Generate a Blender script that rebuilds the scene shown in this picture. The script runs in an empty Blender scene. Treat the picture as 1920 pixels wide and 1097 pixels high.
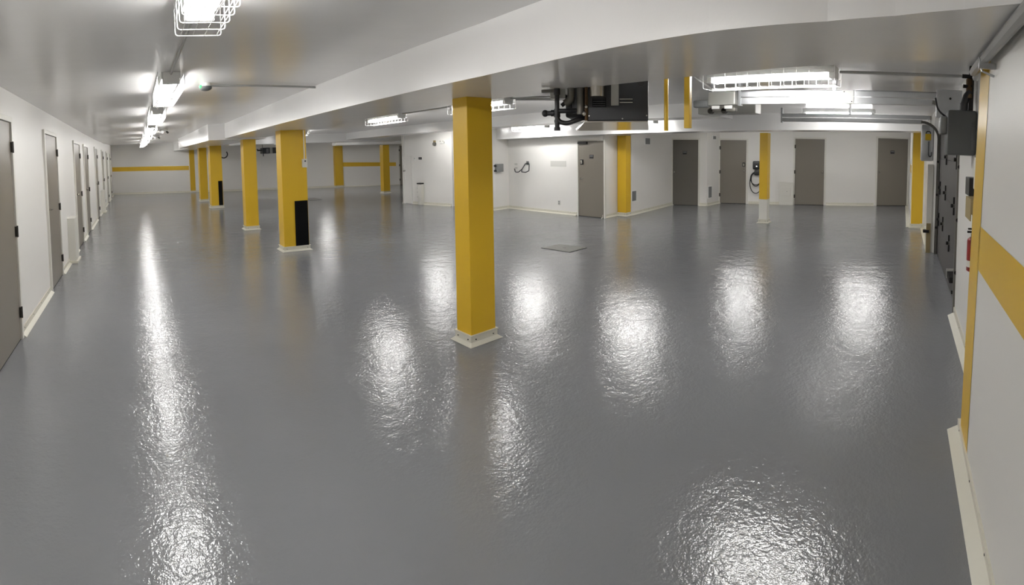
import bpy, bmesh, math, random
from mathutils import Matrix, Vector
random.seed(4)
S = bpy.context.scene
C = S.collection
PI = math.pi

# ------------------------------------------------------------------ camera
CZ = 1.6716
def _rot(a, b, c):
    ca, sa, cb, sb, cc, sc = math.cos(a), math.sin(a), math.cos(b), math.sin(b), math.cos(c), math.sin(c)
    return (Matrix(((ca, sa, 0), (-sa, ca, 0), (0, 0, 1))) @ Matrix(((1, 0, 0), (0, cb, sb), (0, -sb, cb)))
            @ Matrix(((cc, 0, sc), (0, 1, 0), (-sc, 0, cc))))
R3 = _rot(.7693, .055, .015)
cd = bpy.data.cameras.new('camera'); cam = bpy.data.objects.new('camera', cd); C.objects.link(cam)
cd.type = 'PANO'; cd.panorama_type = 'CENTRAL_CYLINDRICAL'      # a phone panorama
FPX, V0 = 915.0, -.236
cd.central_cylindrical_range_u_min = -960 / FPX; cd.central_cylindrical_range_u_max = 960 / FPX
cd.central_cylindrical_range_v_min = V0 - 548.5 / FPX; cd.central_cylindrical_range_v_max = V0 + 548.5 / FPX
cd.central_cylindrical_radius = 1
cd.clip_start = .02; cd.clip_end = 200
r_, f_, u_ = R3.col[0], R3.col[1], R3.col[2]
cam.matrix_world = Matrix(((r_[0], u_[0], -f_[0], 0), (r_[1], u_[1], -f_[1], 0), (r_[2], u_[2], -f_[2], CZ), (0, 0, 0, 1)))
S.camera = cam

# ------------------------------------------------------------------ world, exposure
w = bpy.data.worlds.new('world'); S.world = w; w.use_nodes = True
w.node_tree.nodes['Background'].inputs[0].default_value = (.02, .02, .02, 1)
vs = S.view_settings
vs.view_transform = 'Standard'; vs.look = 'None'; vs.gamma = 1; vs.use_curve_mapping = False
vs.exposure = 0.12
TUBE = 72.0
S.cycles.max_bounces = 10; S.cycles.diffuse_bounces = 7; S.cycles.glossy_bounces = 5
S.cycles.sample_clamp_indirect = 8

# ------------------------------------------------------------------ materials
def lin(c):
    return tuple(((v / 255) / 12.92 if v / 255 <= .04045 else ((v / 255 + .055) / 1.055) ** 2.4) for v in c) + (1,)
M = {}
def mat(name, rgb, rough=.5, metal=0, spec=.5, bump=None, var=None, coat=0, emit=None, darkspots=None):
    m = bpy.data.materials.new(name); m.use_nodes = True; nt = m.node_tree; N = nt.nodes; L = nt.links
    b = N['Principled BSDF']
    b.inputs['Base Color'].default_value = lin(rgb); b.inputs['Roughness'].default_value = rough
    b.inputs['Metallic'].default_value = metal; b.inputs['Specular IOR Level'].default_value = spec
    b.inputs['Coat Weight'].default_value = coat; b.inputs['Coat Roughness'].default_value = .08
    tc = N.new('ShaderNodeTexCoord')
    if var:                                    # (scale, amount)
        n = N.new('ShaderNodeTexNoise'); n.inputs['Scale'].default_value = var[0]; n.inputs['Detail'].default_value = 4
        L.new(tc.outputs['Object'], n.inputs['Vector'])
        mx = N.new('ShaderNodeMix'); mx.data_type = 'RGBA'
        a = lin(rgb); mx.inputs[6].default_value = tuple(v * (1 - var[1]) for v in a[:3]) + (1,)
        mx.inputs[7].default_value = tuple(min(1, v * (1 + var[1])) for v in a[:3]) + (1,)
        L.new(n.outputs['Fac'], mx.inputs[0]); L.new(mx.outputs[2], b.inputs['Base Color'])
    if bump:                                   # list of (scale, distance)
        prev = None
        for sc, dist in bump:
            n = N.new('ShaderNodeTexNoise'); n.inputs['Scale'].default_value = sc; n.inputs['Detail'].default_value = 2
            L.new(tc.outputs['Object'], n.inputs['Vector'])
            bp = N.new('ShaderNodeBump'); bp.inputs['Strength'].default_value = 1; bp.inputs['Distance'].default_value = dist
            L.new(n.outputs['Fac'], bp.inputs['Height'])
            if prev: L.new(prev.outputs['Normal'], bp.inputs['Normal'])
            prev = bp
        L.new(prev.outputs['Normal'], b.inputs['Normal'])
    if emit:
        b.inputs['Emission Color'].default_value = emit[0]; b.inputs['Emission Strength'].default_value = emit[1]
    M[name] = m
    return m
mat('wall_paint', (232, 230, 226), .42, spec=.4, bump=[(3, .003), (120, .0003)])
mat('ceiling_paint', (240, 239, 238), .20, bump=[(2.5, .003), (90, .0003)])
mat('floor_epoxy', (126, 128, 131), .105, spec=.55, bump=[(1.3, .006), (5, .0045), (20, .0014), (52, .0019), (110, .0005)], var=(1.2, .06))
mat('yellow_paint', (219, 178, 42), .33, bump=[(60, .0004)])
mat('door_paint', (122, 116, 106), .36, bump=[(40, .0003)])
mat('door_dark', (92, 88, 80), .36, bump=[(40, .0003)])
mat('frame_white', (222, 220, 212), .35)
mat('cream_trim', (216, 213, 199), .4, var=(9, .04))
mat('hinge_metal', (70, 68, 64), .4, metal=.8)
mat('chrome', (190, 188, 180), .22, metal=1)
mat('black_rubber', (5, 5, 6), .7, spec=.15)
mat('black_plastic', (26, 27, 30), .4)
mat('dark_gap', (18, 16, 14), .8)
mat('galvanised', (188, 190, 192), .34, metal=.75, var=(12, .08))
mat('dull_steel', (112, 110, 104), .45, metal=.6, var=(9, .12))
mat('rust_brass', (88, 68, 44), .5, metal=.5, var=(20, .3))
mat('fixture_white', (236, 236, 234), .35)
mat('tube', (250, 250, 250), .3, emit=((1, .985, .965, 1), TUBE))
mat('grey_box', (128, 130, 130), .45)
mat('light_grey_box', (176, 176, 170), .35, metal=.2)
mat('heater_dark', (42, 44, 48), .42)
mat('heater_panel', (196, 192, 184), .16, metal=.9)
mat('label_silver', (168, 168, 164), .4, metal=.3)
mat('paper', (232, 230, 222), .7)
mat('kraft', (150, 134, 96), .8)
mat('red_paint', (128, 28, 26), .3)
mat('brown_panel', (80, 77, 77), .5, var=(6, .06))
mat('plate_steel', (128, 128, 122), .5, metal=.3, var=(20, .12))
mat('conduit_grey', (176, 176, 174), .4)
mat('operator_grey', (84, 86, 86), .5, var=(8, .06))
mat('yellow_plastic', (214, 178, 30), .4)
mat('green_lens', (60, 190, 90), .3, emit=((.1, .9, .3, 1), .5))
mat('white_plastic', (232, 232, 228), .4)
mat('faint_grey', (204, 203, 198), .4)
mat('led_white', (240, 240, 240), .3, emit=((1, 1, 1, 1), .6))
mat('bumper_white', (216, 214, 206), .4)

# ------------------------------------------------------------------ mesh helpers
class MB:
    def __init__(s): s.v = []; s.f = []; s.m = []; s.mats = []
    def _mi(s, m):
        if m not in s.mats: s.mats.append(m)
        return s.mats.index(m)
    def add(s, vs_, fs, m):
        o = len(s.v); s.v += [tuple(v) for v in vs_]; k = s._mi(m)
        for f in fs: s.f.append(tuple(i + o for i in f)); s.m.append(k)
        return s
    def box(s, x0, x1, y0, y1, z0, z1, m, bev=0, T=None):
        if x0 > x1: x0, x1 = x1, x0
        if y0 > y1: y0, y1 = y1, y0
        if z0 > z1: z0, z1 = z1, z0
        if bev:
            bm = bmesh.new(); bmesh.ops.create_cube(bm, size=1)
            for v in bm.verts:
                v.co = Vector(((x0 + x1) / 2 + v.co.x * (x1 - x0), (y0 + y1) / 2 + v.co.y * (y1 - y0), (z0 + z1) / 2 + v.co.z * (z1 - z0)))
            bmesh.ops.bevel(bm, geom=bm.edges[:], offset=bev, segments=2, affect='EDGES', profile=.5)
            bm.verts.index_update()
            V = [v.co.copy() for v in bm.verts]; F = [[v.index for v in f.verts] for f in bm.faces]; bm.free()
        else:
            V = [Vector(p) for p in ((x0, y0, z0), (x1, y0, z0), (x1, y1, z0), (x0, y1, z0), (x0, y0, z1), (x1, y0, z1), (x1, y1, z1), (x0, y1, z1))]
            F = [(0, 3, 2, 1), (4, 5, 6, 7), (0, 1, 5, 4), (1, 2, 6, 5), (2, 3, 7, 6), (3, 0, 4, 7)]
        if T: V = [T @ v for v in V]
        return s.add(V, F, m)
    def prism(s, poly, z0, z1, m):
        """poly: list of (x,y) counter-clockwise; z0/z1 a number or a list per vertex"""
        n = len(poly)
        a = z0 if isinstance(z0, (list, tuple)) else [z0] * n
        b = z1 if isinstance(z1, (list, tuple)) else [z1] * n
        V = [(p[0], p[1], a[i]) for i, p in enumerate(poly)] + [(p[0], p[1], b[i]) for i, p in enumerate(poly)]
        F = [tuple(range(n))[::-1], tuple(range(n, 2 * n))] + [(i, (i + 1) % n, (i + 1) % n + n, i + n) for i in range(n)]
        return s.add(V, F, m)
    def cyl(s, a, b, r, m, n=12, r2=None, cap=True):
        a, b = Vector(a), Vector(b); d = (b - a).normalized(); r2 = r if r2 is None else r2
        x = d.orthogonal().normalized(); y = d.cross(x)
        V = []
        for p, rr in ((a, r), (b, r2)):
            for i in range(n):
                t = 2 * PI * i / n; V.append(p + (x * math.cos(t) + y * math.sin(t)) * rr)
        F = [(i, (i + 1) % n, (i + 1) % n + n, i + n) for i in range(n)]
        if cap: F += [tuple(range(n))[::-1], tuple(range(n, 2 * n))]
        return s.add(V, F, m)
    def tube(s, pts, r, m, n=8, bend=0):
        pts = [Vector(p) for p in pts]
        if bend:
            q = [pts[0]]
            for i in range(1, len(pts) - 1):
                a, b, c = pts[i - 1], pts[i], pts[i + 1]
                e1 = min(bend, (a - b).length * .45); e2 = min(bend, (c - b).length * .45)
                p0 = b + (a - b).normalized() * e1; p2 = b + (c - b).normalized() * e2
                for k in range(6):
                    t = k / 5; q.append(p0 * (1 - t) ** 2 + b * 2 * t * (1 - t) + p2 * t * t)
            q.append(pts[-1]); pts = q
        V = []; x = None; N_ = len(pts)
        for i, p in enumerate(pts):
            d = (pts[min(i + 1, N_ - 1)] - pts[max(i - 1, 0)]).normalized()
            x = d.orthogonal().normalized() if x is None else (x - d * x.dot(d)).normalized()
            y = d.cross(x)
            for k in range(n):
                t = 2 * PI * k / n; V.append(p + (x * math.cos(t) + y * math.sin(t)) * r)
        F = [(i * n + k, i * n + (k + 1) % n, (i + 1) * n + (k + 1) % n, (i + 1) * n + k) for i in range(N_ - 1) for k in range(n)]
        F += [tuple(range(n))[::-1], tuple(range((N_ - 1) * n, N_ * n))]
        return s.add(V, F, m)
    def ball(s, c, r, m, sx=1, sy=1, sz=1, seg=14, rings=8):
        V = [(c[0], c[1], c[2] + r * sz)]; F = []
        for j in range(1, rings):
            ph = PI * j / rings
            for i in range(seg):
                t = 2 * PI * i / seg
                V.append((c[0] + r * sx * math.sin(ph) * math.cos(t), c[1] + r * sy * math.sin(ph) * math.sin(t), c[2] + r * sz * math.cos(ph)))
        V.append((c[0], c[1], c[2] - r * sz)); b = len(V) - 1
        for i in range(seg):
            F.append((0, 1 + i, 1 + (i + 1) % seg)); F.append((b, 1 + (rings - 2) * seg + (i + 1) % seg, 1 + (rings - 2) * seg + i))
            for j in range(rings - 2):
                a = 1 + j * seg
                F.append((a + i, a + seg + i, a + seg + (i + 1) % seg, a + (i + 1) % seg))
        return s.add(V, F, m)
    def build(s, name, parent=None, smooth=False, label=None):
        me = bpy.data.meshes.new(name); me.from_pydata(s.v, [], s.f)
        for m in s.mats: me.materials.append(M[m])
        for p, k in zip(me.polygons, s.m): p.material_index = k
        bm = bmesh.new(); bm.from_mesh(me); bmesh.ops.recalc_face_normals(bm, faces=bm.faces[:]); bm.to_mesh(me); bm.free()
        me.update()
        if smooth:
            for p in me.polygons: p.use_smooth = True
            try: me.set_sharp_from_angle(angle=math.radians(38))
            except Exception: pass
        o = bpy.data.objects.new(name, me); C.objects.link(o)
        if parent: o.parent = parent
        if label: o['label'] = label
        return o
def tag(o, label, cat, group=None):
    o['label'] = label; o['category'] = cat
    if group: o['group'] = group
    return o
def struct(o): o['kind'] = 'structure'; return o
def empty(name, loc, rz=0):
    o = bpy.data.objects.new(name, None); C.objects.link(o); o.location = loc; o.rotation_euler = (0, 0, rz); o.empty_display_size = .1
    return o
def thing(name, loc, rz, label, cat, group=None): return tag(empty(name, loc, rz), label, cat, group)
def copy_tree(o, parent=None):
    c = o.copy(); C.objects.link(c)
    if parent: c.parent = parent
    for ch in list(o.children): copy_tree(ch, c)
    return c
def along(a, b, s=0.0, z=0.0, out=0.0):
    """point s metres from a towards b, 'out' metres into the room; returns (loc, rz): local x runs a->b, local y into the wall"""
    ux, uy = b[0] - a[0], b[1] - a[1]; l = math.hypot(ux, uy); ux /= l; uy /= l
    return ((a[0] + ux * s + uy * out, a[1] + uy * s - ux * out, z), math.atan2(uy, ux))

# ------------------------------------------------------------------ room plan
WL0, WL1 = (-1.188, -.39), (-1.325, 26.93)             # left wall
FR = (13.15, 22.05)                                      # far right corner
BR = [(8.36, 13.8), (8.94, 11.84), (9.1, 11.82), (9.05, 10.14), (9.74, 10.2), (9.66, 6.82), (10.5, 6.80)]
YW = [(10.48, 6.54), (13.1, 6.70)]
DW = [(13.34, 5.66), (14.19, 5.60), (15.56, -.20)]
RW = [(11.02, -.20), (10.95, -.52), (8.25, -.52)]
GR = [(8.17, -.60), (5.0, -.60)]
NR = [(4.99, -.58), (2.75, -.58), (2.75, -.39), (-1.188, -.39)]
H = 2.95
def wall(name, pts, t=.12, z1=H):
    mb = MB()
    for a, b in zip(pts, pts[1:]):
        (x, y, _), rz = along(a, b); l = math.hypot(b[0] - a[0], b[1] - a[1])
        T = Matrix.Translation((x, y, 0)) @ Matrix.Rotation(rz, 4, 'Z')
        mb.box(0, l, 0, t, -.02, z1, 'wall_paint', T=T)
    return struct(mb.build(name))
wall('wall_left', [WL0, WL1])
wall('wall_far_side', [FR, (13.15, 13.9), BR[0]])
wall('wall_storage', BR[:2])
wall('wall_alcove', BR[1:5])
wall('wall_middle', BR[4:7])
wall('wall_corner', [(10.5, 6.82), (10.5, 6.54), YW[1], DW[0], DW[1]])
wall('wall_doors', DW[1:])
wall('wall_right', [DW[2], RW[0], RW[1], RW[2], GR[0]])

# far wall with its painted stripe band
def far_wall():
    a, b = WL1, FR
    (x, y, _), rz = along(a, b); l = math.hypot(b[0] - a[0], b[1] - a[1])
    T = Matrix.Translation((x, y, 0)) @ Matrix.Rotation(rz, 4, 'Z')
    mb = MB(); mb.box(0, l, 0, .12, -.02, H, 'wall_paint', T=T)
    def band(s0, s1, zb0, zt0, zb1, zt1):
        V = [T @ Vector(p) for p in ((s0, -.002, zb0), (s1, -.002, zb1), (s1, -.002, zt1), (s0, -.002, zt0))]
        mb.add(V, [(0, 1, 2, 3)], 'yellow_paint')
    band(0, 4.32, 1.27, 1.51, 1.175, 1.40)
    band(12.0, l - .15, 1.06, 1.28, .985, 1.18)
    return struct(mb.build('wall_far'))
far_wall()

# near right wall with painted yellow upright and band
def near_wall():
    mb = MB()
    for a, b in zip(NR, NR[1:]):
        (x, y, _), rz = along(a, b); l = math.hypot(b[0] - a[0], b[1] - a[1])
        T = Matrix.Translation((x, y, 0)) @ Matrix.Rotation(rz, 4, 'Z')
        if b in (NR[2], NR[3]): continue
        mb.box(0, l, 0, .12, -.02, H, 'wall_paint', T=T)
    # end of the wall, its corner running slightly out of plumb
    XB, XT = 2.82, 2.52
    xz = lambda z: XB + (XT - XB) * z / 2.13
    V = [(xz(0), -.39, 0), (xz(H), -.39, H), (-1.3, -.39, H), (-1.3, -.39, 0), (xz(0), -.7, 0), (xz(H), -.7, H), (-1.3, -.7, H), (-1.3, -.7, 0)]
    mb.add(V, [(0, 1, 2, 3), (7, 6, 5, 4), (0, 4, 5, 1), (1, 5, 6, 2), (2, 6, 7, 3), (3, 7, 4, 0)], 'wall_paint')
    y = -.388
    mb.add([(xz(0), y, .02), (xz(0) - .28, y, .02), (xz(2.13) - .28, y, 2.125), (xz(2.13), y, 2.125)], [(0, 1, 2, 3)], 'yellow_paint')
    mb.add([(xz(1.1) - .27, y, 1.105), (-1.1, y, 1.105), (-1.1, y, 1.325), (xz(1.3) - .27, y, 1.325)], [(0, 1, 2, 3)], 'yellow_paint')
    mb.add([(xz(0) + .0006, -.5, .02), (xz(0) + .0006, y, .02), (xz(2.13) + .0006, y, 2.125), (xz(2.13) + .0006, -.5, 2.125)], [(0, 1, 2, 3)], 'yellow_paint')
    struct(mb.build('wall_near'))
near_wall()
struct(MB().box(5.0, 8.17, -.98, -.80, -.02, H, 'wall_paint').box(4.9, 8.25, -.78, -.60, 2.12, H, 'wall_paint').build('wall_gate_header'))

# floor and ceiling
struct(MB().box(-1.6, 16.2, -1.2, 27.6, -.1, 0, 'floor_epoxy').build('floor'))
def ceiling():
    mb = MB()
    ys = [-.6, 6, 12, 16, 20, 23, 27.4]
    zs = [2.45, 2.45, 2.46, 2.49, 2.54, 2.62, 2.72]
    V = []; F = []
    for y, z in zip(ys, zs):
        for x in (-1.6, 2.6): V.append((x, y, z))
    n = len(ys)
    for i in range(n - 1): F.append((2 * i, 2 * i + 1, 2 * i + 3, 2 * i + 2))
    mb.add(V, F, 'ceiling_paint')
    mb.box(-1.6, 2.6, -1.2, 27.6, 2.9, 3.0, 'ceiling_paint')
    mb.box(2.6, 16.2, -1.2, 27.6, 2.40, 2.5, 'ceiling_paint')
    return struct(mb.build('ceiling'))
ceiling()

# beams
def beam(label, build):
    mb = MB(); build(mb); return tag(mb.build('ceiling_beam'), label, 'beam')
def near_beam(mb):
    ne = [(1.39, -.385), (1.44, -.33), (1.545, -.18), (1.655, .04), (1.725, .28), (1.775, .75), (1.84, 1.2), (1.92, 1.75), (1.975, 2.3), (2.0, 3.4), (2.0, 10.75)]
    fe = [(2.93, 10.75), (2.93, 2.4), (2.87, 1.75), (2.79, 1.2), (2.56, .35), (2.31, -.385)]
    mb.prism(ne[::-1] + fe[::-1], 2.13, 2.52, 'ceiling_paint')
beam('wide white beam overhead running from the right wall down the row of yellow columns', near_beam)
def far_beam(mb):
    mb.prism([(1.62, 10.72), (1.62, 18.2), (2.0, 18.2), (2.0, 26.2), (2.95, 25.9), (2.95, 10.72)][::-1], [2.10, 2.14, 2.14, 2.22, 2.22, 2.10][::-1], 2.78, 'ceiling_paint')
beam('white beam stepping out to the left above the yellow column with the thick black pad, far down the lane', far_beam)
beam('shallow white beam crossing the bay beyond the black unit heater', lambda mb: mb.box(7.0, 7.55, 2.75, 15.2, 2.18, 2.42, 'ceiling_paint'))
def b3(mb):
    mb.prism([(9.25, -.45), (9.98, -.45), (9.98, 10.18), (9.25, 10.18)], [2.10, 2.10, 1.985, 1.985], 2.42, 'ceiling_paint')
beam('deep white beam just in front of the row of brown doors', b3)
beam('white beam crossing the far bay from the column row to the storage room', lambda mb: mb.box(2.95, 13.2, 15.2, 15.75, 2.10, 2.42, 'ceiling_paint'))
beam('thin white beam edge above the far wall stripe between two yellow pillars', lambda mb: mb.box(9.2, 13.2, 21.2, 21.6, 2.12, 2.42, 'ceiling_paint'))

# ------------------------------------------------------------------ baseboards
def baseboard(name, runs, h=.085, fl=.055):
    mb = MB()
    for a, b in runs:
        (x, y, _), rz = along(a, b); l = math.hypot(b[0] - a[0], b[1] - a[1])
        T = Matrix.Translation((x, y, 0)) @ Matrix.Rotation(rz, 4, 'Z')
        mb.box(0, l, -.012, .02, 0, h, 'cream_trim', T=T)
        V = [T @ Vector(p) for p in ((0, -.012, .03), (l, -.012, .03), (l, -fl, .004), (l, -fl, 0), (0, -fl, .004), (0, -fl, 0), (0, -.012, 0), (l, -.012, 0))]
        mb.add(V, [(0, 1, 2, 4), (4, 2, 3, 5), (0, 4, 5, 6), (1, 7, 3, 2)], 'cream_trim')
        k = 0.1
        while k < l:                                  # screw heads along the cap
            c = T @ Vector((k, -.014, h * .75)); mb.cyl(c, T @ Vector((k, -.017, h * .75)), .005, 'hinge_metal', 6); k += .45
    return struct(mb.build(name))
def lwp(y): return (-1.19 - .005 * y, y)
LD = [(3.66, 4.62), (6.45, 7.42), (9.66, 10.64), (11.58, 12.5), (14.85, 15.78), (18.05, 18.95), (20.9, 21.85), (23.75, 24.65)]
runs = []; y0 = -.35
for a, b in LD: runs.append((lwp(y0), lwp(a - .06))); y0 = b + .06
runs.append((lwp(y0), lwp(26.8)))
baseboard('baseboard_left', runs)
baseboard('baseboard_far', [((-1.3, 26.92), (13.2, 22.05))])
def lerp(a, b, t): return (a[0] + (b[0] - a[0]) * t, a[1] + (b[1] - a[1]) * t)
def sub(a, b, s0, s1):
    l = math.hypot(b[0] - a[0], b[1] - a[1]); return (lerp(a, b, s0 / l), lerp(a, b, s1 / l))
LA = math.dist(BR[4], BR[5]); LDW = math.dist(DW[1], DW[2])
baseboard('baseboard_storage', [sub(BR[0], BR[1], .45, 2.0), sub(BR[0], BR[1], 0, .03)])
baseboard('baseboard_middle', [(BR[3], BR[4]), sub(BR[4], BR[5], 0, 2.55), sub(BR[4], BR[5], LA - .02, LA), (BR[5], (10.2, 6.81))])
baseboard('baseboard_corner', [((10.47, 6.53), YW[1]), sub(YW[1], DW[0], .83, 1.06), (DW[0], DW[1])])
baseboard('baseboard_doors', [sub(DW[1], DW[2], .92, 2.28), sub(DW[1], DW[2], 3.33, 4.84)])
baseboard('baseboard_right', [(DW[2], RW[0]), (RW[0], RW[1]), (RW[1], RW[2])], .10, .09)
baseboard('baseboard_gate_side', [(NR[0], NR[1])], .09, .07)
baseboard('baseboard_near', [((2.88, -.39), (-1.18, -.39))], .07, .075)

# ------------------------------------------------------------------ doors
def knob_part(parent, x, z, lever=False, s=1):
    mb = MB(); mb.cyl((x, -.001, z), (x, -.012, z), .032, 'chrome', 16).cyl((x, -.012, z), (x, -.045, z), .011, 'chrome', 10)
    if lever:
        mb.tube([(x, -.045, z), (x + .02 * s, -.05, z), (x + .11 * s, -.05, z)], .009, 'chrome', 8)
    else: mb.ball((x, -.055, z), .028, 'chrome', sy=.8)
    return mb.build('door_handle', parent, True)
ndoor = [0]
def door(a, b, s0, s1, h, hinge='L', m='door_paint', frame=.05, fside=True, knob=True, z_knob=1.02, plaque=None, reader=None, closer=False, lever=False, hinges=True, fm='frame_white', gap=.012):
    ndoor[0] += 1
    w = s1 - s0; loc, rz = along(a, b, s0)
    o = struct(empty('door_%d' % ndoor[0], loc, rz))
    leaf = MB().box(0.004, w - .004, -.012, .03, gap, h, m, bev=.002).build('leaf', o)
    MB().box(0, w, -.009, .03, 0, gap, 'dark_gap').build('gap_shade', o)  # dark strip standing in for the shadow line under the leaf
    f = MB()
    f.box(-frame, 0, -.03, .03, 0, h + frame, fm, bev=.003).box(w, w + frame, -.03, .03, 0, h + frame, fm, bev=.003)
    f.box(0, w, -.03, .03, h + .003, h + frame, fm, bev=.003)
    f.build('door_frame', o)
    hx = 0 if hinge == 'L' else w; kx = (w - .065) if hinge == 'L' else .065
    if hinges:
        for z in (.27, h / 2, h - .24):
            hb = MB(); hb.cyl((hx, -.034, z - .055), (hx, -.034, z + .055), .009, 'hinge_metal', 8)
            hb.box(hx - .022, hx + .022, -.033, -.012, z - .05, z + .05, 'hinge_metal'); hb.build('hinge', o)
    if knob: knob_part(o, kx, z_knob, lever, -1 if hinge == 'L' else 1)
    if plaque:
        px, pz, pw, ph = plaque
        MB().box(px - pw / 2, px + pw / 2, -.018, -.011, pz - ph / 2, pz + ph / 2, 'black_plastic', bev=.002).box(px - pw / 2 + .012, px + pw / 2 - .012, -.0195, -.0175, pz + .004, pz + ph * .28, 'grey_box').build('door_plaque', o)
    if reader:
        rx, rz_ = reader
        MB().box(rx - .045, rx + .045, -.04, -.011, rz_ - .065, rz_ + .065, 'black_plastic', bev=.008).box(rx - .025, rx + .022, -.043, -.039, rz_ - .045, rz_ + .03, 'chrome', bev=.002).build('keypad_lock', o)
    if closer:
        MB().box(.02, .3, -.07, -.012, h - .075, h - .015, 'dark_gap', bev=.005).box(.1, .62, -.075, -.06, h - .02, h - .008, 'hinge_metal').build('door_closer', o)
    return o
for i, (a, b) in enumerate(LD):
    door(WL0, WL1, a - WL0[1], b - WL0[1], 2.13 if i < 4 else 2.18, hinge='R', lever=(i == 1), z_knob=1.1, frame=.055)
door(BR[4], BR[5], 2.62, 3.42, 1.885, hinge='R', m='door_paint', z_knob=.95, plaque=(.42, 1.5, .12, .09), reader=(.12, 1.365), lever=True, closer=True, frame=.035, hinges=False)
door(YW[1], DW[0], .02, .80, 1.965, hinge='R', m='door_dark', z_knob=1.0, plaque=(.37, 1.58, .12, .10), hinges=False, frame=.05)
door(DW[1], DW[2], .02, .84, 1.975, hinge='L', z_knob=1.02, reader=(.745, 1.225), frame=.05)
door(DW[1], DW[2], 2.35, 3.26, 2.045, hinge='L', z_knob=1.03, frame=.05)
door(DW[1], DW[2], 4.93, 5.90, 2.125, hinge='R', z_knob=1.08, plaque=(.47, 1.70, .13, .10), frame=.055, hinges=False)
door(FR, (13.15, 13.9), .12, 1.0, 2.05, hinge='L', knob=False, frame=.04)
door(BR[0], BR[1], .05, .42, 1.56, hinge='R', m='wall_paint', z_knob=1.08, frame=.0101, fm='wall_paint', hinges=False, gap=.004)
door(BR[2], BR[3], .05, .9, 2.0, hinge='R', m='door_dark', frame=.04, knob=False, hinges=False)

# ------------------------------------------------------------------ yellow columns
def column(label, x0, x1, y0, y1, h=2.13, wx=.085, white_to=0, extra=None):
    cx, cy = (x0 + x1) / 2, (y0 + y1) / 2
    o = thing('support_column', (cx, cy, 0), 0, label, 'column')
    hx, hy = (x1 - x0) / 2, (y1 - y0) / 2
    z0 = white_to or .005
    MB().box(-hx, hx, -hy, hy, z0, h, 'yellow_paint', bev=.004).build('shaft', o)
    if white_to: MB().box(-hx, hx, -hy, hy, .005, white_to, 'frame_white', bev=.004).build('lower_shaft', o, label='white painted lower part of the column')
    t = MB(); t.box(-hx - .012, hx + .012, -hy - .012, hy + .012, .0, .085, 'cream_trim', bev=.003)
    k = wx * .55
    V = [(-hx - .012, -hy - .012, .03), (hx + .012, -hy - .012, .03), (hx + .012, hy + .012, .03), (-hx - .012, hy + .012, .03),
         (-hx - k, -hy - k, .003), (hx + k, -hy - k, .003), (hx + k, hy + k, .003), (-hx - k, hy + k, .003)]
    t.add(V, [(0, 1, 5, 4), (1, 2, 6, 5), (2, 3, 7, 6), (3, 0, 4, 7)], 'cream_trim')
    t.box(-hx - .018, hx + .018, -hy - .018, hy + .018, .078, .09, 'cream_trim')
    for sx in (-1, 1):
        t.cyl((sx * (hx - .04), -hy - .012, .05), (sx * (hx - .04), -hy - .017, .05), .006, 'dark_gap', 8)
        t.cyl((-hx - .012, sx * (hy - .03), .05), (-hx - .017, sx * (hy - .03), .05), .006, 'dark_gap', 8)
    t.build('base_flashing', o)
    if extra: extra(o, hx, hy)
    return o
column('nearest yellow square column standing in the middle of the grey floor', 2.585, 2.865, 3.20, 3.40)
def padB(o, hx, hy):
    MB().box(-.235 + .215, hx - .01, -hy - .014, -hy - .001, .088, .885, 'black_rubber', bev=.002).build('bumper_pad', o, label='black rubber pad low on the column')
column('wide yellow column with a black pad and a white switch box', 2.49, 2.955, 8.12, 8.42, extra=padB)
column('slim plain yellow column left of the wide one with the switch box', 2.465, 2.77, 11.0, 11.28)
def padC(o, hx, hy):
    MB().box(-.235 + .28, hx - .02, -hy - .016, -hy - .001, .088, .93, 'black_rubber', bev=.002).build('bumper_pad', o, label='black rubber pad low on the column')
column('wide yellow column far down the row, black pad on its base and no switch box', 2.52, 2.93, 16.5, 16.95, h=2.14, extra=padC)
column('yellow column second from the end of the row, just before the far wall', 2.54, 2.85, 19.5, 19.95, h=2.18)
column('yellow pillar against the far wall where the long stripe ends', 2.80, 3.13, 25.45, 25.85, h=2.22)
column('yellow pillar on the far wall at the left end of the short stripe', 9.9, 10.35, 22.95, 23.35, h=2.12)
column('thin yellow column standing clear in front of the short far stripe', 9.82, 10.12, 17.72, 18.0, h=2.02)
column('yellow column at the wall corner beside the brown door with the keypad', 10.24, 10.47, 6.53, 6.785, h=2.02)
column('yellow column with white lower part, in front of the car charger', 10.70, 10.93, 3.05, 3.24, h=2.07, white_to=.55)
column('yellow pillar set in the right wall beside the garage door track', 10.96, 11.3, -.5, -.215, h=2.35)

# ------------------------------------------------------------------ caged strip lights
def make_fixture():
    o = empty('strip_light', (0, 0, 0))
    L = 1.22
    h = MB(); h.box(-.085, .085, -L / 2, L / 2, -.058, 0, 'fixture_white', bev=.006)
    h.box(-.075, .075, -L / 2 - .004, -L / 2 + .05, -.105, -.0, 'fixture_white', bev=.006).box(-.075, .075, L / 2 - .05, L / 2 + .004, -.105, -.0, 'fixture_white', bev=.006)
    h.build('housing', o)
    for sx in (-1, 1):
        MB().cyl((sx * .042, -L / 2 + .05, -.082), (sx * .042, L / 2 - .05, -.082), .017, 'tube', 10).build('fluorescent_tube', o)
    c = MB(); n = 11; rw = .0023
    for i in range(n + 1):
        y = -L / 2 - .015 + (L + .03) * i / n
        c.tube([(-.115, y, 0), (-.115, y, -.16), (.115, y, -.16), (.115, y, 0)], rw, 'fixture_white', 5, bend=.018)
    for x, z in ((-.115, -.09), (.115, -.09), (-.09, -.16), (-.03, -.16), (.03, -.16), (.09, -.16), (-.115, -.03), (.115, -.03)):
        c.cyl((x, -L / 2 - .015, z), (x, L / 2 + .015, z), rw, 'fixture_white', 5)
    c.build('wire_guard', o)
    return o
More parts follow.
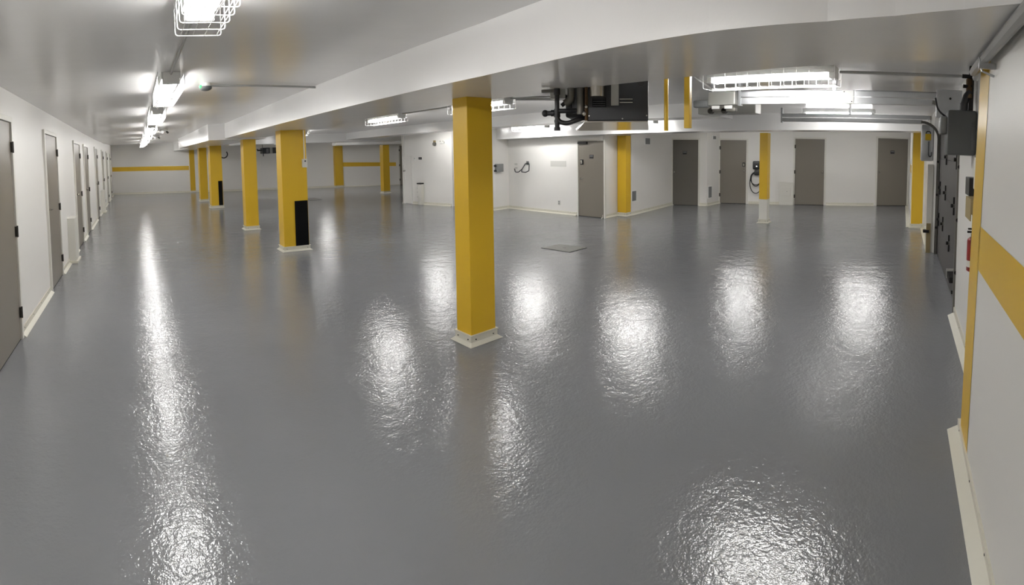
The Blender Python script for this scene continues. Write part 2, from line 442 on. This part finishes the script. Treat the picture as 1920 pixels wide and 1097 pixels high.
proto = make_fixture(); first = [True]
def light(x, y, z, rz, label, group, zc=None):
    o = proto if first[0] else copy_tree(proto); first[0] = False
    gap = zc - z if zc else 0
    if gap > .01: MB().box(-.05, .05, -.45, -.35, 0, gap + .002, 'fixture_white').build('spacer_block', o); MB().box(-.05, .05, .35, .45, 0, gap + .002, 'fixture_white').build('spacer_block', o)
    o.location = (x, y, z); o.rotation_euler = (0, 0, rz); tag(o, label, 'ceiling light', group)
G1 = 'caged strip lights along the left lane'; G2 = 'caged strip lights over the main bay'
LY = [1.80, 4.86, 7.5, 10.2, 12.9, 15.6, 18.4, 21.4, 24.2]  # last two are extra lights, added to brighten the far end
LLAB = ['nearest caged strip light of the left lane, cut by the top of the photo',
        'second caged strip light of the left lane, beside the small green sensor',
        'third caged strip light of the left lane, counting away from the camera',
        'fourth caged strip light of the left lane, counting away from the camera',
        'fifth caged strip light of the left lane, counting away from the camera',
        'sixth caged strip light of the left lane, counting away from the camera',
        'seventh caged strip light of the left lane, counting away from the camera',
        'added eighth caged strip light brightening the end of the left lane, in front of the last one',
        'added farthest caged strip light brightening the end wall of the left lane']
for y, lb in zip(LY, LLAB):
    light(.34, y, 2.45 if y < 12 else (2.462 if y < 14 else (2.475 if y < 17 else (2.505 if y < 20 else (2.56 if y < 23 else 2.62)))), 0, lb, G1)
light(4.26, 1.2, 2.40, math.radians(-6), 'large caged strip light nearest the garage door rails', G2)
light(4.6, 5.4, 2.40, 0, 'caged strip light partly hidden behind the nearest yellow column', G2)
light(4.62, 8.2, 2.40, 0, 'caged strip light left of the nearest yellow column, over the far bay', G2)
light(8.75, 8.4, 2.31, 0, 'caged strip light in front of the wall with the bicycle hook', G2, 2.40)
light(8.75, 5.45, 2.31, 0, 'caged strip light peeking out behind the black unit heater', G2, 2.40)
light(8.34, 1.12, 2.40, 0, 'caged strip light seen between the upper and lower garage door rails', G2)
light(4.72, 13.6, 2.40, 0, 'caged strip light hidden behind the top of the wide column with the switch box', G2)
light(8.0, 11.3, 2.40, 0, 'caged strip light behind a shallow beam in front of the storage room', G2)
light(6.15, 20.5, 2.40, 0, 'caged strip light beyond the far cross beam, nearer the column row', G2)
light(8.2, 20.0, 2.40, 0, 'caged strip light beyond the far cross beam, before the short far stripe', G2)
light(11.9, 4.0, 2.40, 0, 'caged strip light hidden behind the deep beam near the car charger', G2)
light(11.9, 17.6, 2.40, 0, 'added unseen caged strip light brightening the far right end of the bay behind the storage room', G2)  # unseen extra light, added to lift the far bay
light(12.3, 1.0, 2.40, 0, 'caged strip light hidden behind the deep beam in front of the farthest doors', G2)

# ------------------------------------------------------------------ small ceiling gear, left lane
def conduit(pts, r, label, group='ceiling conduits', mt='conduit_grey', bend=.06):
    mb = MB(); mb.tube(pts, r, mt, 8, bend=bend)
    return tag(mb.build('conduit', None, True), label, 'conduit', group)
ys = [a - .61 for a in LY] ; ye = [a + .61 for a in LY]
conduit([(.34, ye[0], 2.432), (.34, ys[1], 2.432)], .011, 'thin conduit between the first and second lights of the left lane')
conduit([(.34, ye[1], 2.432), (.34, ys[2], 2.432)], .011, 'thin conduit between the second and third lights of the left lane')
conduit([(.34, ye[2], 2.432), (.34, ys[3], 2.432)], .011, 'thin conduit between the third and fourth lights of the left lane')
conduit([(.80, 5.0, 2.432), (1.2, 5.02, 2.432), (2.0, 5.12, 2.432)], .012, 'thin conduit from the green ceiling sensor to the wide near beam')
o = thing('ceiling_sensor', (.745, 4.95, 2.45), 0, 'small dark oval ceiling sensor with a green lens above the left lane', 'sensor')
MB().cyl((0, 0, 0), (0, 0, -.03), .055, 'white_plastic', 20).build('mount', o, True)
MB().ball((0, 0, -.045), .06, 'operator_grey', sx=1.1, sz=.55, seg=20).build('body', o, True)
MB().ball((-.052, -.02, -.035), .02, 'green_lens').build('lens', o, True)
def spot(x, y, z, label):
    o = thing('emergency_light', (x, y, z), .3, label, 'emergency light', 'small ceiling emergency lights')
    MB().box(-.09, .09, -.05, .05, -.05, 0, 'white_plastic', bev=.01).build('body', o)
    MB().ball((-.06, -.04, -.07), .035, 'led_white').build('lamp_head', o, True)
    MB().cyl((.05, -.02, -.05), (.08, -.06, -.09), .025, 'operator_grey', 12).build('lamp_head', o, True)
spot(.72, 11.9, 2.46, 'small white emergency lamp on the left lane ceiling, nearer of two')
spot(.66, 15.0, 2.485, 'small white emergency lamp on the left lane ceiling, farther of two')

# conduits in the main bay
conduit([(4.62, 7.56, 2.372), (4.62, 6.4, 2.372), (4.60, 6.1, 2.372), (4.6, 6.03, 2.36)], .012, 'grey conduit joining the two strip lights left of the nearest yellow column')
conduit([(4.62, 4.77, 2.372), (4.75, 4.4, 2.372), (5.0, 3.9, 2.372), (4.6, 3.1, 2.372)], .012, 'thin grey conduit bending from the half hidden light towards the black heater')
conduit([(4.66, 4.72, 2.36), (5.1, 4.3, 2.36), (5.3, 3.9, 2.33), (4.9, 3.2, 2.30)], .018, 'thicker grey conduit under the thin one, running to the heater pipes')
conduit([(3.3, 1.7, 2.372), (4.2, 1.95, 2.372), (6.9, 2.55, 2.372)], .014, 'grey conduit on the ceiling passing behind the two hanging yellow posts')
conduit([(4.3, .58, 2.372), (4.35, .1, 2.372), (4.35, -.5, 2.372)], .014, 'grey conduit from the large strip light to the garage door opener')
# pipe along the top of the near right wall
o = conduit([(3.05, -.44, 2.16), (2.62, -.40, 2.16), (2.52, -.345, 2.095), (2.36, -.345, 2.10), (1.4, -.345, 2.105), (-.8, -.345, 2.11)], .024, 'thick white pipe along the top of the right wall above the yellow stripe', None, 'conduit_grey', .09)
o2 = tag(MB().box(2.105, 2.125, -.39, -.315, 2.05, 2.075, 'galvanised').tube([(2.115, -.385, 2.02), (2.115, -.33, 2.04), (2.115, -.315, 2.10), (2.115, -.345, 2.135), (2.115, -.385, 2.13)], .005, 'galvanised', 6).build('pipe_clamp'), 'small metal clamp holding the thick pipe on the right wall', 'clamp')

# ------------------------------------------------------------------ switch box on column B
o = thing('switch_box', (2.905, 8.105, 1.545), 0, 'small white switch box hanging under a pale conduit on the wide yellow column', 'switch box')
MB().box(-.042, .042, -.05, 0.014, -.075, .075, 'bumper_white', bev=.006).build('box', o)
MB().cyl((0, -.05, .035), (0, -.062, .035), .014, 'black_plastic', 12).build('switch', o, True)
MB().tube([(0, -.015, .07), (0, -.015, .575), ], .012, 'cream_trim', 8).build('conduit', o, True)

# ------------------------------------------------------------------ unit heater
AZ = math.radians(59.2)                                   # looking direction along the heater's depth
hd = (math.sin(AZ), math.cos(AZ)); hr = (math.cos(AZ), -math.sin(AZ))
o = thing('unit_heater', (3.60 * math.sin(math.radians(60.1)), 3.60 * math.cos(math.radians(60.1)), 1.885), PI / 2 - AZ - PI / 2, 'black unit heater hanging from the ceiling beyond the near beam', 'heater')
# local: x to the right as seen, y away from camera; origin bottom right near corner
MB().box(-.455, 0, 0, .88, 0, .50, 'heater_dark', bev=.004).build('cabinet', o)
for x, z in ((-.435, .035), (-.19, .012), (-.012, .035)): MB().cyl((x, -.004, z), (x, .002, z), .006, 'chrome', 10).build('screw', o)
MB().cyl((-.055, -.0035, .27), (-.055, .002, .27), .024, 'black_plastic', 20).build('knockout_cap', o, True)
MB().cyl((-.372, -.03, .172), (-.372, -.03, .46), .054, 'heater_panel', 24).build('vent_duct', o, True, label='shiny metal duct on the front of the heater')
MB().box(-.455, -.262, -.004, .001, .098, .46, 'black_plastic').build('opening', o)
gr = MB().box(-.41, -.31, -.012, -.003, .10, .165, 'black_rubber')
for k in range(4): gr.box(-.405, -.315, -.018, -.010, .105 + k * .016, .112 + k * .016, 'heater_dark')
gr.build('burner_grille', o)
MB().box(-.272, -.216, -.012, -.003, .108, .40, 'label_silver', bev=.002).build('rating_plate', o)
for z in (.128, .152): MB().box(-.210, -.115, -.006, -.002, z, z + .006, 'chrome').build('slot', o)
# bright deflector hood under the cabinet
d = MB(); d.add([(-.47, .0, -.004), (0, 0, -.004), (.02, 1.05, -.012), (-.68, 1.10, -.012), (-.47, .0, -.012), (0, 0, -.012), (.02, 1.05, -.03), (-.68, 1.10, -.03)],
      [(0, 1, 2, 3), (7, 6, 5, 4), (0, 4, 5, 1), (1, 5, 6, 2), (2, 6, 7, 3), (3, 7, 4, 0)], 'heater_panel')
d.build('deflector_panel', o, label='polished metal panel under the heater')
MB().box(-.63, -.455, .1, .5, .03, .40, 'black_plastic', bev=.02).build('blower', o, True)
MB().cyl((-.515, .06, .06), (-.515, .06, .42), .052, 'heater_dark', 20).build('motor', o, True)
MB().tube([(-.57, .03, .42), (-.57, .03, .16), (-.62, .03, .13)], .030, 'dull_steel', 12, bend=.04).build('flue_elbow', o, True)
mt = MB(); mt.cyl((-.50, .02, .05), (-.50, .02, .40), .03, 'dull_steel', 12).cyl((-.455, -.01, 0.0), (-.455, -.01, .42), .012, 'rust_brass', 8).ball((-.47, -.02, .05), .018, 'chrome').ball((-.455, -.02, .1), .014, 'chrome')
mt.build('gas_valve', o, True)
MB().box(-.74, -.62, .06, .16, .175, .52, 'light_grey_box', bev=.006).box(-.62, -.59, .05, .14, .20, .30, 'fixture_white', bev=.006).build('junction_box', o)
p = MB(); B_ = 'black_plastic'
p.tube([(-.675, .0, .22), (-.675, .0, -.07)], .018, B_, 12).cyl((-.675, 0, -.07), (-.675, 0, -.045), .024, B_, 12).cyl((-.675, 0, .195), (-.675, 0, .24), .024, B_, 12)
p.tube([(-.675, .0, .225), (-.79, .0, .225)], .012, 'dull_steel', 10)
p.tube([(-.675, .0, .06), (-.76, .0, .06)], .018, B_, 12).ball((-.765, 0, .06), .026, B_).cyl((-.72, 0, .06), (-.70, 0, .06), .024, B_, 12)
p.tube([(-.675, .0, .075), (-.60, .0, .075), (-.50, .03, .08)], .018, B_, 12, bend=.04)
p.tube([(-.675, .0, .03), (-.66, .0, -.005), (-.60, .0, -.02), (-.53, .0, .005), (-.47, .05, .03)], .018, B_, 12, bend=.04)
p.cyl((-.675, 0, .09), (-.675, 0, .03), .024, B_, 12).cyl((-.675, 0, .01), (-.675, 0, -.01), .022, B_, 12)
p.tube([(-.65, .06, .12), (-.57, .06, .18), (-.52, .06, .30)], .016, B_, 10, bend=.05)
p.build('gas_piping', o, True)
# hanging yellow posts
tag(MB().cyl((2.985, 1.575, 1.80), (2.985, 1.575, 2.40), .015, 'yellow_paint', 16).build('hanging_post', None, True), 'round yellow post hanging from the ceiling right of the black heater', 'post')
tag(MB().box(2.955, 2.995, 1.385, 1.425, 1.815, 2.40, 'yellow_paint', bev=.003).build('hanging_post'), 'square yellow post hanging from the ceiling, farther right of the black heater', 'post')

# far heater seen behind the wide yellow column
o = thing('unit_heater', (4.98, 18.9, 1.82), 0, 'small dark unit heater hanging near the far wall, behind the wide yellow column', 'heater')
MB().box(.05, .75, 0, .4, 0, .24, 'heater_dark', bev=.01).build('cabinet', o)
MB().box(.35, .46, -.01, .0, .0, .24, 'light_grey_box').box(.2, .3, -.01, 0, .03, .2, 'grey_box').build('front_panel', o)
MB().tube([(.05, .1, .14), (-.14, .1, .14), (-.14, .1, .2)], .03, 'black_plastic', 8).cyl((.1, .1, -.1), (.1, .1, .05), .02, 'black_plastic', 8).build('gas_piping', o, True)
for x in (.1, .7): MB().tube([(x, .2, .24), (x, .2, .55)], .012, 'dull_steel', 6).build('hanger_rod', o)

# bicycle hooks
tag(MB().tube([(2.93, 17.05, 1.80), (3.08, 17.03, 1.70), (3.2, 17.0, 1.74), (3.24, 17.0, 1.84), (3.2, 17.0, 1.93)], .02, 'black_plastic', 8, bend=.08).build('wall_hook', None, True), 'curved black hook on the right side of the far column with the black pad', 'hook')

# ------------------------------------------------------------------ garage door
ndoor[0] += 1
g = struct(empty('door_%d' % ndoor[0], (6.585, -.60, 0), PI))
# local x from -1.585 (far jamb) to 1.585 (near jamb); local y into the wall
pn = MB()
for k in range(4):
    pn.box(-1.6, 1.6, .015, .055, .01 + k * .53, .01 + k * .53 + .525, 'brown_panel', bev=.003)
pn.build('door_panel', g)
for x, zz in ((-.22, 1.64), (1.12, 1.62), (-.22, 1.14), (.95, 1.08), (-.5, .66), (.5, .56), (-1.2, 1.14), (-1.3, .62)):
    hb = MB(); hb.cyl((x, -.03, zz), (x, .016, zz), .022, 'dark_gap', 10).box(x - .03, x + .03, .0, .016, zz - .02, zz + .02, 'dull_steel').box(x - .005, x + .005, -.004, .016, zz - .11, zz + .1, 'dark_gap'); hb.build('door_bolt', g)
MB().box(1.15, 1.45, -.07, .015, .30, .36, 'dark_gap', bev=.004).box(1.12, 1.16, -.075, .015, .28, .38, 'light_grey_box').build('slide_latch', g)
MB().cyl((1.3, -.03, .16), (1.3, .015, .16), .02, 'dark_gap', 10).build('lock_keeper', g, True)

# tracks
def track(X, label, top):
    o = thing('door_track', (X, -.58, 0), 0, label, 'door track', 'garage door tracks')
    ch = MB()
    pts = [(0, 0, .0), (0, 0, 1.93)] + [(0, .30 - .30 * math.cos(t), 1.93 + .27 * math.sin(t)) for t in [PI / 2 * i / 8 for i in range(1, 9)]]
    prof = [(-.03, -.012), (.03, -.012), (.03, .012), (-.03, .012)]
    def sweep(P, wx, th):
        V = []
        for i, q in enumerate(P):
            a = Vector(P[max(0, i - 1)]); b = Vector(P[min(len(P) - 1, i + 1)]); d = (b - a).normalized(); n = Vector((0, -d.z, d.y))
            for sx, sn in ((-1, -1), (1, -1), (1, 1), (-1, 1)): V.append(Vector(q) + Vector((sx * wx, 0, 0)) + n * sn * th)
        F = [(4 * i + k, 4 * i + (k + 1) % 4, 4 * i + 4 + (k + 1) % 4, 4 * i + 4 + k) for i in range(len(P) - 1) for k in range(4)] + [(3, 2, 1, 0), tuple(range(4 * len(P) - 4, 4 * len(P)))]
        return V, F
    V, F = sweep(pts, .028, .02); ch.add(V, F, 'dull_steel'); ch.build('curved_track', o, True)
    h = MB(); L = top
    h.box(-.02, .02, .28, L, 2.225, 2.232, 'galvanised').box(-.026, -.02, .28, L, 2.165, 2.232, 'galvanised').box(-.02, .02, .28, L, 2.165, 2.171, 'galvanised').box(-.03, -.024, .15, L, 2.24, 2.30, 'galvanised').box(-.03, .03, .15, L, 2.295, 2.302, 'galvanised')
    h.build('horizontal_track', o)
    MB().box(-.035, .035, L - .03, L, 2.15, 2.40, 'galvanised').build('hanger_bracket', o); MB().box(-.02, .02, L * .55, L * .55 + .04, 2.30, 2.40, 'galvanised').build('hanger_bracket', o)
    for z in (.45, 1.0, 1.55): MB().cyl((-.04, 0, z), (.05, 0, z), .02, 'dark_gap', 8).build('roller', o, True)
    return o
t1 = track(8.12, 'lower galvanised garage door track curving down beside the far jamb', 2.66)
t2 = track(5.02, 'upper galvanised garage door track with a pale plate, nearer the camera', 2.34)
MB().box(-.04, -.032, 1.10, 1.22, 2.165, 2.30, 'fixture_white', bev=.002).cyl((-.045, 1.12, 2.185), (-.04, 1.12, 2.185), .006, 'dark_gap', 6).cyl((-.045, 1.2, 2.285), (-.04, 1.2, 2.285), .006, 'dark_gap', 6).build('splice_plate', t2, label='pale plate bridging the two rails')
MB().box(-.06, .02, -.015, .26, 2.05, 2.33, 'galvanised', bev=.004).cyl((-.07, .12, 2.24), (-.06, .12, 2.24), .012, 'dark_gap', 10).build('bearing_plate', t2)

# operator at the near top corner
o = thing('door_opener', (4.0, -.578, 1.67), 0, 'big dark grey garage door opener box under the ceiling corner', 'door opener')
MB().box(-.14, .14, .0, .235, 0, .36, 'operator_grey', bev=.02).box(-.145, .145, -.0, .05, .03, .28, 'operator_grey', bev=.02).build('housing', o, True)
MB().box(-.10, .10, .232, .29, .17, .31, 'grey_box', bev=.015).build('side_motor', o, True)
MB().cyl((-.05, .1, .36), (-.05, .1, .42), .035, 'black_plastic', 14).tube([(-.05, .1, .41), (-.05, .08, .48), (-.05, .05, .52)], .03, 'black_plastic', 12).build('cable_gland', o, True)
MB().box(-.03, .0, .02, .06, .34, .728, 'black_plastic').cyl((-.06, .06, .46), (-.03, .06, .62), .026, 'rust_brass', 12).cyl((-.05, .04, .56), (-.05, .11, .56), .015, 'dark_gap', 10).cyl((-.05, .12, .64), (-.05, .0, .64), .017, 'dark_gap', 10).build('chain_hoist', o, True)
MB().tube([(-.02, .2, .28), (-.02, .31, .36), (-.02, .33, .46)], .008, 'black_plastic', 6, bend=.05).build('cable', o, True)

# steel enclosure beyond the door
o = thing('steel_enclosure', (8.5, -.52, 1.55), 0, 'tall silver enclosure with a yellow switch hanging beside the door track', 'enclosure')
MB().box(-.1, .1, .0, .22, 0, .63, 'galvanised', bev=.03).build('box', o, True)
MB().box(-.13, -.1, .05, .15, .36, .47, 'yellow_plastic', bev=.006).tube([(-.12, .06, .47), (-.12, .07, .51), (-.12, .13, .51), (-.12, .14, .47)], .008, 'black_plastic', 6, bend=.02).build('switch', o)
MB().tube([(-.115, .09, .34), (-.12, .09, .1), (-.12, .06, .07), (-.12, .035, .1), (-.12, .035, .16)], .008, 'black_plastic', 6, bend=.03).build('cable', o, True)
# cream jamb post by the track foot
tag(MB().box(8.22, 8.30, -.519, -.42, 0, 1.5, 'bumper_white', bev=.004).box(8.20, 8.26, -.5, -.425, 0, .5, 'kraft', bev=.003).build('jamb_post'), 'pale wooden jamb post behind the garage door track', 'post')
tag(MB().box(8.30, 8.62, -.47, -.42, .0, .38, 'cream_trim', bev=.004).build('wall_bumper'), 'short cream bumper board leaning at the foot of the door track', 'bumper')
tag(MB().box(8.14, 8.26, -.47, -.37, .35, .39, 'dark_gap', bev=.003).build('latch_bracket'), 'small black latch bracket low on the far jamb', 'bracket')
tag(MB().box(11.3, 12.6, -.198, -.19, 1.22, 1.40, 'yellow_paint').build('painted_band'), 'short yellow painted patch on the right wall beside the farthest door', 'painted band')

# ------------------------------------------------------------------ wall items beside the garage door
def wallbox(name, a, b, s, z, label, cat, parts, group=None):
    loc, rz = along(a, b, s, z, .0); o = thing(name, loc, rz, label, cat, group)
    for nm, fn in parts: mb = MB(); fn(mb); mb.build(nm, o, True)
    return o
o = thing('fire_extinguisher', (3.34, -.505, .86), PI, 'red fire extinguisher hung low beside the yellow stripe', 'fire extinguisher')
MB().cyl((0, 0, .015), (0, 0, .22), .045, 'red_paint', 20).ball((0, 0, .22), .045, 'red_paint', sz=.7).ball((0, 0, .015), .045, 'red_paint', sz=.3).build('cylinder', o, True)
MB().cyl((0, 0, .24), (0, 0, .28), .014, 'dark_gap', 10).box(-.010, .010, -.045, .04, .275, .288, 'dark_gap').box(-.009, .009, -.04, .03, .298, .308, 'dark_gap').build('valve', o)
MB().tube([(.012, -.015, .27), (.045, -.02, .25), (.05, -.02, .13)], .006, 'black_plastic', 8, bend=.02).build('hose', o, True)
MB().cyl((0, 0, .04), (0, 0, .085), .0456, 'paper', 20, cap=False).build('label_band', o)
MB().box(-.02, .02, -.02, -.017, .31, .40, 'paper').build('inspection_tag', o)
MB().box(-.02, .02, .04, .074, .05, .20, 'dull_steel').build('wall_bracket', o)
tag(MB().box(3.44, 3.72, -.579, -.49, 1.20, 1.36, 'kraft', bev=.004).build('cardboard_pocket'), 'brown cardboard pocket fixed on the wall above the fire extinguisher', 'cardboard')
tag(MB().box(3.42, 3.60, -.579, -.56, 1.17, 1.195, 'paper').box(3.42, 3.60, -.579, -.565, 1.08, 1.17, 'paper').box(3.44, 3.58, -.5645, -.564, 1.13, 1.145, 'red_paint').build('paper_notice'), 'white notice with a red line just above the fire extinguisher', 'notice')
tag(MB().box(3.70, 3.92, -.579, -.51, 1.36, 1.50, 'black_plastic', bev=.004).build('control_station'), 'black control box between hanging papers and the cardboard pocket', 'control box')
tag(MB().box(3.70, 3.95, -.579, -.565, 1.51, 1.66, 'paper').build('paper_sheet'), 'white paper sheet pinned under the garage door opener', 'paper')
tag(MB().box(3.36, 3.62, -.579, -.53, 1.42, 1.66, 'paper', bev=.01).tube([(3.4, -.53, 1.42), (3.38, -.51, 1.39), (3.34, -.51, 1.41)], .006, 'dark_gap', 6).build('plastic_bag'), 'crumpled white bag hanging beside the yellow stripe', 'bag')

# ------------------------------------------------------------------ items on the bay walls
D0, D1 = DW[1], DW[2]
# EV charger
loc, rz = along(D0, D1, 1.17, 0, 0); o = thing('car_charger', loc, rz, 'black wall mounted car charger with coiled cable behind the half white column', 'car charger')
MB().box(-.12, .1, -.12, 0, 1.08, 1.34, 'black_plastic', bev=.03).build('body', o, True)
MB().cyl((0, -.12, 1.18), (0, -.125, 1.18), .022, 'led_white', 14).build('indicator', o, True)
MB().box(-.07, .09, -.14, 0, .90, 1.06, 'black_plastic', bev=.03).build('holster', o, True)
cb = MB()
for r0, ph, zc in ((.2, 0, .80), (.17, .5, .78), (.22, 1.0, .66)):
    pts = []
    for i in range(25):
        t = 2 * PI * i / 24
        pts.append((-.02 + r0 * .85 * math.cos(t), -.06 - .02 * ph, zc + (r0 + .1 * ph) * math.sin(t)))
    cb.tube(pts, .013, 'black_plastic', 8)
cb.build('charging_cable', o, True)
# access panel box
loc, rz = along(D0, D1, 1.885, 0, 0); o = thing('access_box', loc, rz, 'white painted box with a small hatch standing against the wall left of a door', 'box')
MB().box(0, .425, -.16, 0, 0.0, .70, 'bumper_white', bev=.005).build('body', o)
MB().box(.05, .34, -.172, -.158, .29, .555, 'bumper_white', bev=.004).build('hatch', o); MB().cyl((.23, -.182, .42), (.23, -.17, .42), .012, 'grey_box', 10).build('latch', o, True)
def vent(a, b, s0, s1, z0, z1, label, slat='grey_box', depth=.015):
    loc, rz = along(a, b, s0, 0, 0); o = thing('wall_vent', loc, rz, label, 'vent', 'wall vents'); w = s1 - s0
    MB().box(0, w, -depth, 0, z0, z1, 'fixture_white', bev=.003).build('vent_frame', o)
    sl = MB(); n = max(5, int((z1 - z0) / .03)); k = .025
    sl.box(k, w - k, -depth - .001, -depth + .004, z0 + k, z1 - k, 'grey_box')
    for i in range(n):
        z = z0 + k + (z1 - z0 - 2 * k) * (i + .5) / n; sl.box(k, w - k, -depth - .006, -depth - .0005, z - .004, z + .004, slat)
    sl.build('louvres', o)
vent(YW[0], YW[1], .02, .29, .33, .63, 'low wall vent just right of the corner yellow column')
vent(YW[0], YW[1], .78, 1.1, 1.79, 2.0, 'small high wall vent between the corner yellow column and a dark door')
vent(DW[0], DW[1], .05, .31, .21, .59, 'low wall vent on the short return wall between two doors')
vent(DW[0], DW[1], .34, .58, 1.97, 2.11, 'small high wall vent on the short return wall between two doors')
# items on the middle wall
a, b = BR[4], BR[5]
loc, rz = along(a, b, .47, 1.07, 0); o = thing('bike_rack', loc, rz, 'black bent tube bicycle hook on the white wall', 'bike hook')
MB().tube([(-.02, -.18, .09), (.03, -.2, 0), (.16, -.2, 0), (.2, -.1, .08), (.25, -.03, .22), (.3, -.02, .25), (.36, -.02, .25), (.41, -.03, .22), (.47, -.1, .04), (.44, -.2, .0), (.28, -.2, .01), (.2, -.1, .06)], .014, 'black_plastic', 8, bend=.03).build('hook', o, True)
MB().box(.29, .37, -.02, 0, .2, .3, 'operator_grey', bev=.004).build('mount_plate', o)
wallbox('paper_label', a, b, .26, 1.13, 'pair of small pale labels on the wall left of the bicycle hook', 'label', [('sheet', lambda m: m.box(0, .12, -.003, 0, .12, .18, 'faint_grey').box(0, .12, -.004, 0, .02, .07, 'faint_grey'))])
wallbox('painted_sign', a, b, 1.66, 1.235, 'faint painted over sign plate on the white wall left of the keypad door', 'sign', [('plate', lambda m: m.box(0, .54, -.006, 0, 0, .15, 'faint_grey'))])
wallbox('power_outlet', a, b, 1.91, .235, 'white wall outlet low on the wall left of the keypad door', 'outlet', [('cover', lambda m: m.box(0, .075, -.008, 0, 0, .115, 'faint_grey', bev=.002)), ('socket', lambda m: m.box(.02, .055, -.011, -.007, .065, .1, 'grey_box')), ('socket', lambda m: m.box(.02, .055, -.011, -.007, .015, .05, 'grey_box'))])
a, b = BR[3], BR[4]
wallbox('junction_box', a, b, .10, 1.08, 'grey square junction box on the wall right of the nearest yellow column', 'junction box', [('box', lambda m: m.box(0, .27, -.1, 0, 0, .22, 'grey_box', bev=.006)), ('cover', lambda m: m.box(.015, .255, -.106, -.1, .015, .205, 'grey_box', bev=.002)),
    ('cable_gland', lambda m: m.cyl((-.05, -.05, .03), (0, -.05, .03), .03, 'black_plastic', 10)), ('cable_gland', lambda m: m.cyl((-.05, -.05, .17), (0, -.05, .17), .03, 'black_plastic', 10))])
# storage room wall
a, b = BR[0], BR[1]
wallbox('alarm_strobe', a, b, 1.34, 1.87, 'small dark fire alarm bell high on the storage wall', 'alarm', [('bell', lambda m: m.cyl((.06, 0, .05), (.06, -.05, .05), .06, 'dull_steel', 16)), ('horn', lambda m: m.box(.02, .1, -.04, 0, .09, .16, 'kraft', bev=.006))])
wallbox('emergency_light', a, b, 1.62, 1.93, 'white twin head emergency lamp beside the alarm bell', 'emergency light', [('body', lambda m: m.box(0, .16, -.05, 0, 0, .06, 'white_plastic', bev=.006)), ('lamp_head', lambda m: m.ball((.03, -.06, .07), .025, 'faint_grey')), ('lamp_head', lambda m: m.ball((.13, -.06, .07), .025, 'faint_grey'))])
wallbox('wall_sign', a, b, .72, 1.44, 'small black sign on the storage room wall', 'sign', [('plate', lambda m: m.box(0, .135, -.008, 0, 0, .075, 'black_plastic', bev=.002)), ('strip', lambda m: m.box(.02, .115, -.0095, -.007, .03, .045, 'grey_box'))])
wallbox('wall_switch', a, b, .52, 1.40, 'tiny white switch left of the black sign on the storage wall', 'switch', [('cover', lambda m: m.box(0, .07, -.01, 0, 0, .11, 'white_plastic', bev=.002)), ('toggle', lambda m: m.box(.025, .045, -.02, -.008, .06, .09, 'grey_box'))])
wallbox('standpipe', a, b, .77, .0, 'white boxed standpipe with a dark top on the storage room wall', 'standpipe', [('riser', lambda m: m.box(0, .14, -.14, 0, 0.0, .66, 'bumper_white', bev=.01)), ('cap', lambda m: m.box(-.03, .15, -.16, 0, .66, .70, 'dark_gap', bev=.01)), ('bracket', lambda m: m.box(-.13, 0, -.03, 0, .5, .53, 'faint_grey')), ('bracket', lambda m: m.box(-.13, 0, -.03, 0, .38, .41, 'faint_grey')), ('bracket', lambda m: m.box(-.13, 0, -.03, 0, .22, .25, 'faint_grey'))])

# pipe guards on the left wall
def guard(y, w, d, h, label):
    loc, rz = along(WL0, WL1, y - WL0[1], 0, 0); o = thing('pipe_guard', loc, rz, label, 'pipe guard', 'pipe guards on the left wall')
    MB().box(0, w, -d, 0, .04, h, 'bumper_white', bev=.006).build('cover', o)
    MB().box(-.03, w + .03, -d - .03, 0, 0, .045, 'cream_trim', bev=.004).build('foot', o)
guard(8.30, .42, .13, .78, 'low white pipe guard on the left wall after the second door')
guard(16.9, .5, .13, .78, 'low white pipe guard on the left wall far down the lane')

# floor covers
o = tag(MB().prism([(6.09, 4.97), (6.56, 4.97), (6.53, 5.57), (6.08, 5.59)], 0.0, .004, 'dark_gap').prism([(6.10, 4.985), (6.55, 4.985), (6.52, 5.555), (6.09, 5.575)], .0, .007, 'plate_steel').cyl((6.32, 5.27, .006), (6.32, 5.27, .0085), .03, 'dull_steel', 12).build('floor_hatch'), 'square grey metal cover in the floor right of the nearest yellow column', 'floor cover')
tag(MB().box(6.3, 6.8, 17.1, 17.9, 0, .006, 'dull_steel').build('floor_hatch'), 'far metal floor cover just right of the wide yellow column with the switch box', 'floor cover')

# overhead opener gear hanging left of the rails
o = thing('opener_motor', (5.05, 2.0, 2.10), 0, 'small grey hanging motor unit at the left end of the upper garage door rail', 'motor')
MB().box(-.05, .05, -.2, .12, .06, .21, 'light_grey_box', bev=.01).build('housing', o)
MB().box(-.06, .02, .12, .3, .04, .12, 'grey_box', bev=.02).build('motor', o, True)
MB().box(-.03, .03, -.2, .1, -.01, .04, 'dull_steel', bev=.008).cyl((-.03, .1, 0), (.03, .1, 0), .03, 'hinge_metal', 12).cyl((-.03, -.06, 0), (.03, -.06, 0), .03, 'hinge_metal', 12).build('trolley', o, True)
for y in (-.17, -.02): MB().box(-.055, -.05, y, y + .09, .02, .055, 'fixture_white').build('sticker', o)
for y in (-.2, .08): MB().box(-.01, .01, y, y + .02, .2, .30, 'galvanised').build('hanger_bracket', o)
# box column on the ceiling behind
tag(MB().box(6.7, 6.98, 2.1, 3.0, 2.2, 2.40, 'light_grey_box', bev=.01).build('ceiling_box'), 'pale grey box fixed under the ceiling behind the hanging motor', 'ceiling box')
print('built', len(bpy.data.objects))
